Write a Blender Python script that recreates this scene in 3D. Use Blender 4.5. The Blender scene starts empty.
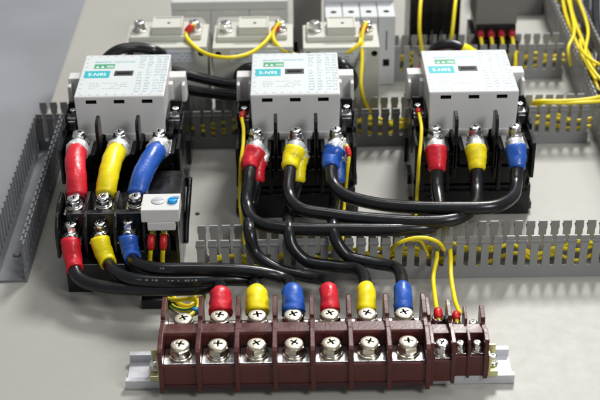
import bpy, bmesh, math, random
from mathutils import Vector, Matrix, noise
random.seed(7)
S = 0.001                                   # all numbers below are millimetres
SC = bpy.context.scene
COL = SC.collection
R = math.radians
# ------------------------------------------------------------------ camera numbers
CAMY, CAMH, TH, ROLL, FPX = -877.0, 615.0, R(31.5), R(-0.9), 1305.0
def P(u, v, z=0.0, dx=0.0, dy=0.0):
    """point of the panel space at height z seen at photo position (u, v) - used to measure the photograph"""
    a, b = u - 300.0, 200.0 - v
    c, s = math.cos(ROLL), math.sin(ROLL)
    a, b = a * c - b * s, a * s + b * c
    right = Vector((1, 0, 0)); up = Vector((0, math.sin(TH), math.cos(TH))); fw = Vector((0, math.cos(TH), -math.sin(TH)))
    d = right * a + up * b + fw * FPX
    t = (z - CAMH) / d.z
    return Vector((d.x * t + dx, CAMY + d.y * t + dy, z))
# ------------------------------------------------------------------ materials
def mat(name, col, rough=0.5, metal=0.0, bump=0.0, bscale=200.0, var=0.0, vscale=40.0, coat=0.0, spec=0.5, rvar=0.0, trans=0.0, dust=0.0):
    m = bpy.data.materials.new(name); m.use_nodes = True
    nt = m.node_tree; N = nt.nodes; L = nt.links
    b = N['Principled BSDF']
    b.inputs['Base Color'].default_value = (*col, 1)
    b.inputs['Roughness'].default_value = rough
    b.inputs['Metallic'].default_value = metal
    b.inputs['Coat Weight'].default_value = coat
    b.inputs['Specular IOR Level'].default_value = spec
    tc = N.new('ShaderNodeTexCoord')
    if var or dust:
        nz = N.new('ShaderNodeTexNoise'); nz.inputs['Scale'].default_value = vscale; nz.inputs['Detail'].default_value = 6
        L.new(tc.outputs['Object'], nz.inputs['Vector'])
        mx = N.new('ShaderNodeMix'); mx.data_type = 'RGBA'
        mx.inputs[6].default_value = (*[c * (1 - var) for c in col], 1)
        mx.inputs[7].default_value = (*[min(1, c * (1 + var)) for c in col], 1)
        cr = N.new('ShaderNodeMapRange'); cr.inputs[1].default_value = 0.3; cr.inputs[2].default_value = 0.7
        L.new(nz.outputs['Fac'], cr.inputs[0]); L.new(cr.outputs[0], mx.inputs[0])
        out = mx.outputs[2]
        if dust:
            n3 = N.new('ShaderNodeTexNoise'); n3.inputs['Scale'].default_value = 900; n3.inputs['Detail'].default_value = 3
            L.new(tc.outputs['Object'], n3.inputs['Vector'])
            r3 = N.new('ShaderNodeMapRange'); r3.inputs[1].default_value = 0.66; r3.inputs[2].default_value = 0.74; r3.inputs[4].default_value = dust
            L.new(n3.outputs['Fac'], r3.inputs[0])
            m3 = N.new('ShaderNodeMix'); m3.data_type = 'RGBA'; m3.inputs[7].default_value = (0.32, 0.31, 0.29, 1)
            L.new(r3.outputs[0], m3.inputs[0]); L.new(out, m3.inputs[6]); out = m3.outputs[2]
        L.new(out, b.inputs['Base Color'])
    if rvar:
        n2 = N.new('ShaderNodeTexNoise'); n2.inputs['Scale'].default_value = 90; n2.inputs['Detail'].default_value = 5
        L.new(tc.outputs['Object'], n2.inputs['Vector'])
        r2 = N.new('ShaderNodeMapRange'); r2.inputs[3].default_value = max(.02, rough - rvar); r2.inputs[4].default_value = min(1, rough + rvar)
        r2.inputs[1].default_value = 0.3; r2.inputs[2].default_value = 0.7
        L.new(n2.outputs['Fac'], r2.inputs[0]); L.new(r2.outputs[0], b.inputs['Roughness'])
    if bump:
        n4 = N.new('ShaderNodeTexNoise'); n4.inputs['Scale'].default_value = bscale; n4.inputs['Detail'].default_value = 4
        L.new(tc.outputs['Object'], n4.inputs['Vector'])
        bp = N.new('ShaderNodeBump'); bp.inputs['Strength'].default_value = bump; bp.inputs['Distance'].default_value = 0.0006
        L.new(n4.outputs['Fac'], bp.inputs['Height']); L.new(bp.outputs['Normal'], b.inputs['Normal'])
    return m
M = {}
M['panel'] = mat('cream_powder_coat', (0.365, 0.355, 0.318), 0.45, bump=0.25, bscale=1400, var=0.035, vscale=9, rvar=0.03)
M['floor'] = mat('grey_floor', (0.25, 0.26, 0.28), 0.7, var=0.14, vscale=5, bump=0.2, bscale=60)
M['card'] = mat('brown_board', (0.30, 0.17, 0.07), 0.8, var=0.15, vscale=20)
M['duct'] = mat('grey_duct_pvc', (0.27, 0.27, 0.268), 0.42, var=0.06, vscale=30, rvar=0.08, bump=0.1, bscale=700)
M['duct_shaded'] = mat('shaded_duct_pvc', (0.16, 0.167, 0.178), 0.45, var=0.08, vscale=30, rvar=0.08, bump=0.1, bscale=700)  # same grey PVC, with the shade on the left duct put into the colour
M['black'] = mat('black_bakelite', (0.006, 0.006, 0.007), 0.24, bump=0.12, bscale=500, rvar=0.1, var=.1, dust=0.05)
M['white'] = mat('ivory_plastic', (0.66, 0.652, 0.635), 0.42, bump=0.08, bscale=900, var=0.02, rvar=0.06)
M['label'] = mat('label_paper', (0.63, 0.665, 0.66), 0.35, var=0.012, vscale=50)
M['beige'] = mat('beige_plastic', (0.54, 0.54, 0.475), 0.45, var=0.03, bump=0.08, bscale=900)
M['lightgrey'] = mat('light_grey_plastic', (0.56, 0.57, 0.58), 0.45, var=0.03)
M['offwhite'] = mat('offwhite_support', (0.50, 0.495, 0.48), 0.5, var=0.03)
M['midgrey'] = mat('warm_grey_plastic', (0.20, 0.19, 0.18), 0.5, var=0.04)
M['darkhole'] = mat('dark_recess', (0.012, 0.011, 0.012), 0.6)  # lines cut holes, their shade put into the colour; also small dark parts
M['teal'] = mat('teal_ink', (0.03, 0.42, 0.47), 0.4, var=0.03)
M['green'] = mat('green_ink', (0.07, 0.33, 0.17), 0.4, var=0.15, vscale=900)
M['ink'] = mat('pale_teal_ink', (0.16, 0.36, 0.42), 0.5)
M['greyink'] = mat('grey_ink', (0.30, 0.31, 0.36), 0.5)
M['whiteink'] = mat('white_ink', (0.85, 0.9, 0.9), 0.5)
M['jacket'] = mat('black_cable_jacket', (0.008, 0.0085, 0.010), 0.27, bump=0.1, bscale=300, rvar=0.06, var=0.15, vscale=60, dust=0.03)
def tape(name, col):
    return mat(name, col, 0.37, bump=0.5, bscale=330, rvar=0.14, var=0.12, vscale=110, coat=0.08)
M['red'] = tape('red_vinyl', (0.66, 0.012, 0.028))
M['yellow'] = tape('yellow_vinyl', (0.93, 0.74, 0.004))
M['blue'] = tape('blue_vinyl', (0.018, 0.10, 0.46))
M['ywire'] = mat('yellow_wire_jacket', (0.90, 0.72, 0.012), 0.36, var=0.06, vscale=80)
M['gwire'] = mat('green_stripe', (0.05, 0.25, 0.06), 0.36)
M['redsl'] = mat('red_sleeve', (0.62, 0.018, 0.015), 0.35, bump=.2)
M['bluesl'] = mat('blue_sleeve', (0.02, 0.25, 0.62), 0.35)
M['silver'] = mat('tinned_copper', (0.80, 0.80, 0.79), 0.25, 1.0, bump=0.3, bscale=260, rvar=0.1)
M['foil'] = mat('crinkled_tin', (0.84, 0.85, 0.86), 0.34, 0.45, bump=1.0, bscale=420, rvar=0.15)
M['nickel'] = mat('nickel_screw', (0.68, 0.63, 0.50), 0.22, 1.0, bump=0.15, bscale=500, var=0.12, vscale=120, rvar=0.1)
M['screwtop'] = mat('pale_screw_top', (0.74, 0.69, 0.55), 0.36, 0.65, bump=0.3, bscale=600, var=0.12, vscale=160)
M['zinc'] = mat('yellow_zinc', (0.62, 0.60, 0.33), 0.30, 1.0, var=0.2, vscale=60, rvar=0.1)
M['alu'] = mat('aluminium_rail', (0.66, 0.66, 0.70), 0.38, 0.55, bump=0.1, bscale=400, var=0.03, rvar=0.08)
M['maroon'] = mat('maroon_bakelite', (0.080, 0.0155, 0.0125), 0.33, bump=0.2, bscale=380, var=0.14, vscale=90, rvar=0.09)
M['maroon_dark'] = mat('dark_maroon_bakelite', (0.04, 0.009, 0.011), 0.36, bump=0.2, bscale=380, var=0.14, vscale=90)
M['redterm'] = mat('dull_red_insulator', (0.42, 0.02, 0.035), 0.4)
M['bluedial'] = mat('blue_button', (0.01, 0.33, 0.72), 0.35)
M['dial'] = mat('grey_dial', (0.56, 0.56, 0.57), 0.4)
M['cableink'] = mat('worn_cable_print', (0.16, 0.165, 0.17), 0.6)
M['orange'] = mat('orange_sleeve', (0.75, 0.16, 0.02), 0.4)
# ------------------------------------------------------------------ mesh builder
class MB:
    def __init__(self): self.bm = bmesh.new(); self.mats = []
    def _mi(self, m):
        if m not in self.mats: self.mats.append(m)
        return self.mats.index(m)
    def poly(self, pts, axis='x', a=0, b=1, m='black', smooth=False):
        """extrude a 2-D outline; axis x: pts=(y,z); y: pts=(x,z); z: pts=(x,y)"""
        def mk(p, t):
            return {'x': (t, p[0], p[1]), 'y': (p[0], t, p[1]), 'z': (p[0], p[1], t)}[axis]
        va = [self.bm.verts.new(mk(p, a)) for p in pts]; vb = [self.bm.verts.new(mk(p, b)) for p in pts]
        fs = [self.bm.faces.new(va), self.bm.faces.new(vb[::-1])]
        n = len(pts)
        for i in range(n):
            f = self.bm.faces.new((va[i], vb[i], vb[(i + 1) % n], va[(i + 1) % n])); fs.append(f); f.smooth = smooth
        for f in fs: f.material_index = self._mi(m)
        return self
    def box(self, x0, x1, y0, y1, z0, z1, m='black', tx=0, ty=0):
        """tx, ty: how much the top is drawn in"""
        c = [(x0, y0, z0), (x1, y0, z0), (x1, y1, z0), (x0, y1, z0),
             (x0 + tx, y0 + ty, z1), (x1 - tx, y0 + ty, z1), (x1 - tx, y1 - ty, z1), (x0 + tx, y1 - ty, z1)]
        v = [self.bm.verts.new(p) for p in c]
        for q in ((0, 3, 2, 1), (4, 5, 6, 7), (0, 1, 5, 4), (1, 2, 6, 5), (2, 3, 7, 6), (3, 0, 4, 7)):
            f = self.bm.faces.new([v[i] for i in q]); f.material_index = self._mi(m)
        return self
    def lathe(self, prof, c=(0, 0, 0), n=28, m='nickel', axis='z', smooth=True, phase=0):
        rings = []
        for r, h in prof:
            ring = []
            for i in range(n):
                a = 2 * math.pi * i / n + phase
                p = {'z': (r * math.cos(a), r * math.sin(a), h), 'y': (r * math.cos(a), h, r * math.sin(a)), 'x': (h, r * math.cos(a), r * math.sin(a))}[axis]
                ring.append(self.bm.verts.new((p[0] + c[0], p[1] + c[1], p[2] + c[2])))
            rings.append(ring)
        fs = []
        for a, b in zip(rings, rings[1:]):
            for i in range(n):
                f = self.bm.faces.new((a[i], a[(i + 1) % n], b[(i + 1) % n], b[i])); f.smooth = smooth; fs.append(f)
        fs += [self.bm.faces.new(rings[0][::-1]), self.bm.faces.new(rings[-1])]
        for f in fs: f.material_index = self._mi(m)
        return self
    def tube(self, pts, rad, n=14, m='jacket', rfun=None, cap=True):
        fr = frames(pts); rings = []
        for k, (p, u, w) in enumerate(fr):
            ring = []
            for i in range(n):
                a = 2 * math.pi * i / n
                r = rfun(k / max(1, len(fr) - 1), a, p) if rfun else rad
                ring.append(self.bm.verts.new(p + u * (math.cos(a) * r) + w * (math.sin(a) * r)))
            rings.append(ring)
        mi = self._mi(m)
        for a, b in zip(rings, rings[1:]):
            for i in range(n):
                f = self.bm.faces.new((a[i], a[(i + 1) % n], b[(i + 1) % n], b[i])); f.smooth = True; f.material_index = mi
        if cap:
            for q in (rings[0][::-1], rings[-1]):
                f = self.bm.faces.new(q); f.material_index = mi
        return self
    def xf(self, mtx): bmesh.ops.transform(self.bm, matrix=mtx, verts=self.bm.verts); return self
    def mesh(self, name):
        bmesh.ops.recalc_face_normals(self.bm, faces=self.bm.faces)
        for v in self.bm.verts: v.co *= S
        me = bpy.data.meshes.new(name); self.bm.to_mesh(me); self.bm.free()
        for m in self.mats: me.materials.append(M[m])
        return me
    def build(self, name, parent=None, bevel=0.0, seg=2, loc=None, label=None):
        o = bpy.data.objects.new(name, self.mesh(name)); COL.objects.link(o)
        if parent is not None: o.parent = parent
        if loc is not None: o.location = Vector(loc) * S
        if bevel:
            md = o.modifiers.new('edge', 'BEVEL'); md.width = bevel * S; md.segments = seg; md.limit_method = 'ANGLE'; md.angle_limit = R(40); md.harden_normals = False
        if label: o['label'] = label
        return o
def frames(pts):
    out = []; n = len(pts); prev = None
    for i in range(n):
        t = (pts[min(i + 1, n - 1)] - pts[max(i - 1, 0)]).normalized()
        if prev is None:
            ref = Vector((0, 0, 1)) if abs(t.z) < 0.9 else Vector((1, 0, 0))
            u = ref.cross(t).normalized()
        else:
            u = (prev - t * prev.dot(t)).normalized()
        prev = u; out.append((pts[i], u, t.cross(u)))
    return out
def spline(ctrl, step=2.0):
    c = [Vector(p) for p in ctrl]
    c = [c[0] * 2 - c[1]] + c + [c[-1] * 2 - c[-2]]
    fine = []
    for i in range(1, len(c) - 2):
        p0, p1, p2, p3 = c[i - 1:i + 3]
        d1 = max((p1 - p0).length ** .5, 1e-4); d2 = max((p2 - p1).length ** .5, 1e-4); d3 = max((p3 - p2).length ** .5, 1e-4)
        m1 = ((p1 - p0) / d1 - (p2 - p0) / (d1 + d2) + (p2 - p1) / d2) * d2
        m2 = ((p2 - p1) / d2 - (p3 - p1) / (d2 + d3) + (p3 - p2) / d3) * d2
        for k in range(24):
            t = k / 24; t2 = t * t; t3 = t2 * t
            fine.append(p1 * (2 * t3 - 3 * t2 + 1) + m1 * (t3 - 2 * t2 + t) + p2 * (-2 * t3 + 3 * t2) + m2 * (t3 - t2))
    fine.append(c[-2])
    out = [fine[0]]; acc = 0; last = fine[0]
    for p in fine[1:]:
        acc += (p - last).length; last = p
        if acc >= step: out.append(p); acc = 0
    if (out[-1] - fine[-1]).length > 1e-3: out.append(fine[-1])
    return out
def cut(path, a, b):
    """piece of a path between arc lengths a and b"""
    out = []; s = 0
    for i, p in enumerate(path):
        if i: s += (p - path[i - 1]).length
        if a <= s <= b: out.append(p)
    return out
def plen(path): return sum((b - a).length for a, b in zip(path, path[1:]))
def thing(name, label, cat, loc=(0, 0, 0), group=None, rz=0):
    o = bpy.data.objects.new(name, None); COL.objects.link(o); o.empty_display_size = 0.01
    o.location = Vector(loc) * S; o.rotation_euler.z = rz
    o['label'] = label; o['category'] = cat
    if group: o['group'] = group
    return o
def tag(o, label, cat, group=None):
    o['label'] = label; o['category'] = cat
    if group: o['group'] = group
    return o
def kids(o): return [c for c in list(bpy.data.objects) if c.parent == o]
def dup(root, loc, label, rz=0):
    r = root.copy(); COL.objects.link(r); r.location = Vector(loc) * S; r.rotation_euler.z = rz; r['label'] = label
    for ch in kids(root):
        c = ch.copy(); COL.objects.link(c); c.parent = r
        for g in kids(ch):
            d = g.copy(); COL.objects.link(d); d.parent = c
    return r
def boolcut(o, cutter_mb, bevel=0.0, self_=False):
    """bevel, then cut; the result replaces the mesh"""
    me = cutter_mb.mesh('cutter'); c = bpy.data.objects.new('cutter', me); COL.objects.link(c)
    par, loc = o.parent, o.location.copy(); o.parent = None; o.location = (0, 0, 0)
    for m_ in list(o.modifiers): o.modifiers.remove(m_)
    if bevel:
        b = o.modifiers.new('e', 'BEVEL'); b.width = bevel * S; b.segments = 2; b.limit_method = 'ANGLE'; b.angle_limit = R(40)
    md = o.modifiers.new('b', 'BOOLEAN'); md.object = c; md.solver = 'EXACT'; md.material_mode = 'TRANSFER'; md.use_self = self_
    bpy.context.view_layer.update()
    dg = bpy.context.evaluated_depsgraph_get(); nm = bpy.data.meshes.new_from_object(o.evaluated_get(dg))
    for m_ in list(o.modifiers): o.modifiers.remove(m_)
    o.data = nm; o.parent = par; o.location = loc
    bpy.data.objects.remove(c)
def text(body, size, x, y, z, parent, m='teal', name='print', sx=1.0, face='z', bold=0.0, align='LEFT'):
    cu = bpy.data.curves.new('t', 'FONT'); cu.body = body; cu.size = size * S; cu.offset = bold * S; cu.align_x = align
    t = bpy.data.objects.new('t', cu); COL.objects.link(t)
    bpy.context.view_layer.update()
    me = bpy.data.meshes.new_from_object(t.evaluated_get(bpy.context.evaluated_depsgraph_get()))
    bpy.data.objects.remove(t)
    me.materials.clear(); me.materials.append(M[m])
    o = bpy.data.objects.new(name, me); COL.objects.link(o); o.parent = parent
    o.location = Vector((x, y, z)) * S; o.scale = (sx, 1, 1)
    if face == 'y': o.rotation_euler.x = R(90)
    return o
# ------------------------------------------------------------------ setting
fl = MB().box(-3500, 3500, -2500, 5000, -130, -120, 'floor').build('floor'); fl['kind'] = 'structure'
pn = MB()
pn.box(-256, 345, -420, 640, -2, 0, 'panel')
pn.box(-256, -254.5, -420, 640, -20, -2, 'panel').box(343.5, 345, -420, 640, -20, -2, 'panel').box(-254.5, 343.5, -420, -418, -20, -2, 'panel').box(-254.5, 343.5, 638, 640, -20, -2, 'panel')
pn = pn.build('mounting_panel', bevel=0.8); pn['kind'] = 'structure'
bb = MB().box(-420, -263, 25, 88, -118, -60, 'card', tx=1, ty=1)
tag(bb.build('cardboard_box', bevel=2), 'brown cardboard box lying on the floor beside the panel edge', 'box')
# ------------------------------------------------------------------ ducts
def comb(mb, length, H, m, pitch=10.0, zs=13.0, r=1.95, t=1.6, lip=1):
    """slotted side wall in the x-z plane, thickness t from y=0 to y=t, lip towards -y*lip"""
    n = int(length // pitch)
    for k in range(n):
        x = k * pitch
        o = [(x, 0), (x + pitch, 0), (x + pitch, zs - r)]
        for a in (30, 60, 90): o.append((x + pitch - r * math.sin(R(a)), zs - r * math.cos(R(a))))
        o += [(x + pitch - r, H - 8), (x + pitch - r + .5, H - 7), (x + pitch - r + .5, H - 3.4), (x + pitch - r + .3, H - 2.6), (x + pitch - r + .3, H),
              (x + r - .3, H), (x + r - .3, H - 2.6), (x + r - .5, H - 3.4), (x + r - .5, H - 7), (x + r, H - 8)]
        for a in (90, 60, 30): o.append((x + r * math.sin(R(a)), zs - r * math.cos(R(a))))
        o.append((x, zs - r))
        mb.poly(o, 'y', 0, t, m)
        ya, yb = (-0.9, 0) if lip > 0 else (t, t + .9)
        mb.box(x + r - .8, x + pitch - r + .8, ya, yb, H - 5.4, H - 3.6, m)
    return n * pitch
def duct(label, x, y, length, W=24, H=40, along='x', m='duct', left_skip=0):
    t = thing('wiring_duct', label, 'wiring duct', (x, y, 0), 'slotted wiring ducts on the panel')
    rot = Matrix.Rotation(R(90), 4, 'Z') if along == 'y' else Matrix.Identity(4)
    L = (length // 10) * 10
    b = MB().box(0, L, 1.6, W - 1.6, 0.4, 2.0, m); b.xf(rot); b.build('duct_base', t)
    for side in (0, 1):
        w = MB(); comb(w, length, H, m, lip=1 if side == 0 else -1)
        w.xf(Matrix.Translation((0, W - 1.6 if side else 0, 0.2))); w.xf(rot); w.build('slotted_wall', t)
    return t
DL = duct('grey slotted duct running below the three contactors', -86, 0, 372)
duct('grey slotted duct passing behind the three contactors', -252, 224, 538, W=26)
duct('grey slotted duct nearest the top, in front of the black box', 79, 364, 208, W=28)
duct('shade-darkened grey empty slotted duct along the left panel edge', -225, 4, 220, W=26, along='y', m='duct_shaded')
duct('grey slotted duct full of yellow wires along the right edge', 317, -60, 720, W=30, along='y')
# ------------------------------------------------------------------ screws
def screw_mesh(r_head=6.2, hexr=7.2, h=9.0, top='screwtop', side='nickel'):
    """hexagon screw with a cross-recessed round top; origin at its underside"""
    b = MB(); b.lathe([(r_head * .97, h * .46), (r_head, h * .60), (r_head, h * .98), (r_head * .97, h * 1.07), (r_head * .88, h * 1.14), (r_head * .60, h * 1.19), (r_head * .3, h * 1.21), (.15, h * 1.215)], n=40, m=top)
    o = b.build('terminal_screw')
    w = r_head * .10; l = r_head * .50
    for q in ((-l, l, -w, w), (-w, w, -l, l)):
        c = MB(); c.box(*q, h * .74, h * 1.3, 'darkhole'); boolcut(o, c)
    b = MB(); b.lathe([(hexr * .93, 0), (hexr, .6), (hexr, h * .66), (hexr * .93, h * .76), (hexr * .7, h * .77)], n=6, m=side, smooth=False, phase=R(15))
    hx = b.mesh('hex'); bm = bmesh.new(); bm.from_mesh(o.data); n0 = len(bm.faces); bm.from_mesh(hx)
    me = o.data
    me.materials.append(M[side]); bm.faces.ensure_lookup_table()
    for f in bm.faces[n0:]: f.material_index = len(me.materials) - 1
    bm.to_mesh(me); bm.free(); bpy.data.objects.remove(o)
    return me
def washer_mesh(r=8.2, hexr=7.2):
    b = MB(); b.lathe([(r, 0), (r, 1.0), (r * .97, 1.25), (3, 1.25)], n=36, m='nickel')
    b.lathe([(hexr * 1.0, 1.3), (hexr * 1.03, 1.9), (hexr * 1.0, 2.6), (3, 2.6)], n=36, m='silver')
    return b.mesh('washer')
SCR_TB = screw_mesh(6.7, 8.0, 6.4); WASH_TB = washer_mesh(8.8, 7.4)
SCR_C = screw_mesh(5.1, 5.9, 6.0, 'silver', 'silver'); WASH_C = washer_mesh(6.8, 5.6)
SCR_S = screw_mesh(3.2, 3.4, 4.5, 'silver', 'silver'); WASH_S = washer_mesh(4.2, 3.4)
def put_screw(parent, x, y, z, kind='C', rot=None, wash=True, name='terminal_screw'):
    sm, wm, wh = {'C': (SCR_C, WASH_C, 2.6), 'TB': (SCR_TB, WASH_TB, 2.6), 'S': (SCR_S, WASH_S, 2.6)}[kind]
    o = bpy.data.objects.new(name, sm); COL.objects.link(o); o.parent = parent
    if rot is None: rot = random.uniform(0, math.pi)
    o.location = Vector((x, y, z + (wh if wash else 0))) * S; o.rotation_euler = (R(random.uniform(-2, 2)), R(random.uniform(-2, 2)), rot)
    if wash:
        w = bpy.data.objects.new('washer', wm); COL.objects.link(w); w.parent = o; w.location = (0, 0, -wh * S)
    return o
# ------------------------------------------------------------------ contactor (origin: middle of the lower edge of its foot)
def make_contactor(loc, label, txt='S-N95', green=True, rz=0):
    t = thing('magnetic_contactor', label, 'contactor', loc, 'magnetic contactors', rz)
    b = MB()
    b.box(-51, 51, 3, 128, 0.3, 30)                       # foot
    b.box(-48, 48, 0, 6, 12, 26)
    b.box(-51, 51, 10, 128, 30, 58)
    b.box(-46, 46, 5, 12, 31, 48)
    for x in (-44, -22, 0, 22, 44): b.box(x - 1.6, x + 1.6, 0.8, 12, 26, 57)
    for x in (-50, -17.5, 17.5, 50): b.box(x - 1.5, x + 1.5, -2, 34, 40, 74)
    for x in (-34, 0, 34): b.box(x - 13, x + 13, 2, 30, 52, 67)
    b.box(-44, 44, 26, 115, 56, 74)
    for sx in (-1, 1):                                    # side towers for the coil terminals
        x0, x1 = sorted((sx * 39, sx * 51))
        b.box(x0, x1, 20, 60, 58, 66)
        b.box(x0, x1, 44, 118, 58, 78)
        b.box(sx * 51 - 1.2, sx * 51 + 1.2, 26, 60, 50, 78)
        b.box(sx * 39.6 - 1, sx * 39.6 + 1, 30, 60, 60, 86); b.box(sx * 50.4 - .8, sx * 50.4 + .8, 40, 62, 70, 86); b.box(*sorted((sx * 40, sx * 50)), 60, 63, 70, 88)
        x0, x1 = sorted((sx * 50, sx * 54))
        b.box(x0, x1, 34, 52, 14, 24); b.box(x0, x1, 74, 92, 14, 40); b.box(x0, x1, 8, 22, 2, 9)
    b.build('base', t, bevel=0.7)
    # front relief screws
    for (x, z) in ((-36, 22), (36, 22)):
        MB().lathe([(3.0, 0), (3.0, -1.4), (2.2, -2.0), (.2, -2.1)], c=(x, 0.4, z - 3), n=20, m='black', axis='y').build('rivet', t)
    for x in (-17, 17):
        p = MB(); p.poly([(-2, 50), (-2, 92), (0, 97), (3, 99), (13, 99), (15, 96), (15, 50)], 'x', x - 1.5, x + 1.5, 'black'); p.build('phase_barrier', t, bevel=0.5)
    for x in (-34, 0, 34):
        MB().box(x - 9.5, x + 9.5, -1.5, 22, 67.2, 69.6, 'silver').build('terminal_plate', t, bevel=0.5)
        put_screw(t, x, 9, 76.3, 'C', wash=True)
    # white cover: drawn in a little towards its top
    c = MB()
    hw = 38.5
    c.poly([(26, 72), (26, 109.4), (26.8, 110), (109.5, 110), (110, 109), (110, 72)], 'x', -hw, hw, 'white')
    # slight draft of the sides
    for v in c.bm.verts:
        if v.co.z < 80: v.co.x *= 0.975
    cov = c.build('cover', t)
    k = MB()
    for x in (-24, 0, 24): k.box(x - 4.6, x + 4.6, 20, 31, 103.4, 106.8, 'darkhole')
    boolcut(cov, k, .9)
    # lower skirt with two notches
    s = MB(); s.box(-36, -19.5, 25, 40, 66, 74, 'white').box(-14.5, 14.5, 25, 40, 66, 74, 'white').box(19.5, 36, 25, 40, 66, 74, 'white')
    s.build('cover_skirt', cov, bevel=0.6)
    for sx in (-1, 1):                                    # ears
        e = MB(); a0, a1 = sorted((sx * 37.4, sx * 53)); e.box(a0, a1, 82, 96, 76, 100, 'white', tx=0.6, ty=.6)
        a0, a1 = sorted((sx * 37.4, sx * 42)); e.box(a0, a1, 74, 82.4, 80, 97, 'white', tx=.4, ty=.4)
        a0, a1 = sorted((sx * 49, sx * 52.6)); e.box(a0, a1, 74, 84, 79, 96, 'white', tx=.4)
        e.build('mounting_ear', t, bevel=0.9)
        MB().box(sx * 45 - 4.6, sx * 45 + 4.6, 45, 58, 78.2, 80, 'silver').build('coil_terminal_plate', t, bevel=.3)
        MB().box(sx * 45 - 4.4, sx * 45 + 4.4, 42.4, 43.9, 68.5, 77.6, 'silver').build('clamp_plate', t, bevel=.3)
        put_screw(t, sx * 45, 52, 80, 'S', wash=False, name='coil_terminal_screw')
    # label print
    Z = 110.03
    MB().box(-37.2, 37.2, 28.2, 108.4, Z, Z + .12, 'label').build('rating_label', cov)
    Z += .16
    X = lambda s_: -38 + 76 * s_
    Y = lambda t_: 26.5 + 83 * t_
    if green:
        MB().box(X(.13), X(.37), Y(.655), Y(.765), Z, Z + .05, 'green').build('green_plate', cov)
        g = MB()
        for q in (.17, .23): g.poly([(X(q) - 1.6, Y(.675)), (X(q) + 1.6, Y(.675)), (X(q), Y(.675) + 3.6)], 'z', Z + .05, Z + .12, 'whiteink')
        for q in range(5): g.box(X(.28) + q * 1.3, X(.28) + q * 1.3 + .6, Y(.68), Y(.68) + 3 + (q % 2), Z + .05, Z + .12, 'whiteink')
        g.build('emblem', cov)
    MB().box(X(.04), X(.335), Y(.43), Y(.60), Z, Z + .05, 'teal').build('type_plate', cov)
    text(txt, 8.0, X(.082), Y(.48), Z + .09, cov, 'whiteink', 'type_lettering', sx=.80, bold=.06)
    text('MAGNETIC  CONTACTOR', 3.9, X(.125), Y(.80), Z + .03, cov, 'teal', 'heading_lettering', sx=.78, bold=.04)
    w = MB(); w.box(X(.385), X(.605), Y(.475), Y(.595), Z - .02, Z + .10, 'darkhole'); w.build('indicator_window', cov)
    MB().box(X(.415), X(.575), Y(.515), Y(.555), Z + .13, Z + .4, 'black').build('indicator_bar', cov, bevel=.1)
    rnd = random.Random(3)
    d = MB()
    # fine print: rating lines and the small diagrams at the right
    for row in range(4):
        x = X(.13)
        while x < X(.55):
            l = rnd.uniform(1.0, 3.4)
            if rnd.random() < .78: d.box(x, x + l, Y(.30) - row * 3.4, Y(.30) - row * 3.4 + .5, Z, Z + .05, 'greyink' if row < 2 else 'ink')
            x += l + .8
    for row in range(14):
        y = Y(.94) - row * 5.3
        for cx in (X(.66), X(.76), X(.86), X(.935)):
            if rnd.random() < .9:
                w_ = rnd.uniform(3, 5); h_ = rnd.uniform(1.4, 4.0)
                d.box(cx, cx + w_, y - .45, y, Z, Z + .05, 'ink'); d.box(cx, cx + .45, y - h_, y - .5, Z, Z + .05, 'ink')
                if rnd.random() < .7: d.box(cx + w_ - .45, cx + w_, y - h_, y - .5, Z, Z + .05, 'greyink')
                if rnd.random() < .6: d.box(cx + 1, cx + w_ - .6, y - h_ * .6, y - h_ * .6 + .4, Z, Z + .05, 'greyink')
    for q in range(9):
        d.box(X(.02), X(.02) + 2.6, Y(.08) + q * 8.4, Y(.08) + q * 8.4 + .6, Z, Z + .05, 'ink')
        d.box(X(.05) + q * 7.4, X(.05) + q * 7.4 + 2.2, Y(.035), Y(.035) + .7, Z, Z + .05, 'ink')
        d.box(X(.05) + q * 7.4, X(.05) + q * 7.4 + 2.2, Y(.955), Y(.955) + .7, Z, Z + .05, 'ink')
    d.build('fine_print', cov)
    # rear terminals
    for x in (-34, 0, 34): MB().box(x - 9.5, x + 9.5, 112, 134, 67.2, 69.6, 'silver').build('terminal_plate', t, bevel=0.5)
    for x in (-34, 0, 34): put_screw(t, x, 124, 69.8, 'C')
    return t
def cpos(u, v, z=110, ly=26):
    p = P(u, v, z); return (p.x, p.y - ly, 0)
c1, c2, c3 = cpos(118.6, 96.5), cpos(295.2, 94.5), cpos(474.3, 91.5)
K1 = make_contactor(c1, 'left white-topped contactor above the relay with the blue button')
K2 = dup(K1, c2, 'middle white-topped contactor with doubled black cables on its front terminals')
K3 = dup(K1, c3, 'right white-topped contactor, nearest the right-hand duct')
print('contactors', c1, c2, c3)
def term(c, i, row='front'):
    """world position of the top of terminal plate i (0..2)"""
    return Vector((c[0] + (-34, 0, 34)[i], c[1] + (9 if row == 'front' else 124), 69.7))
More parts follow.
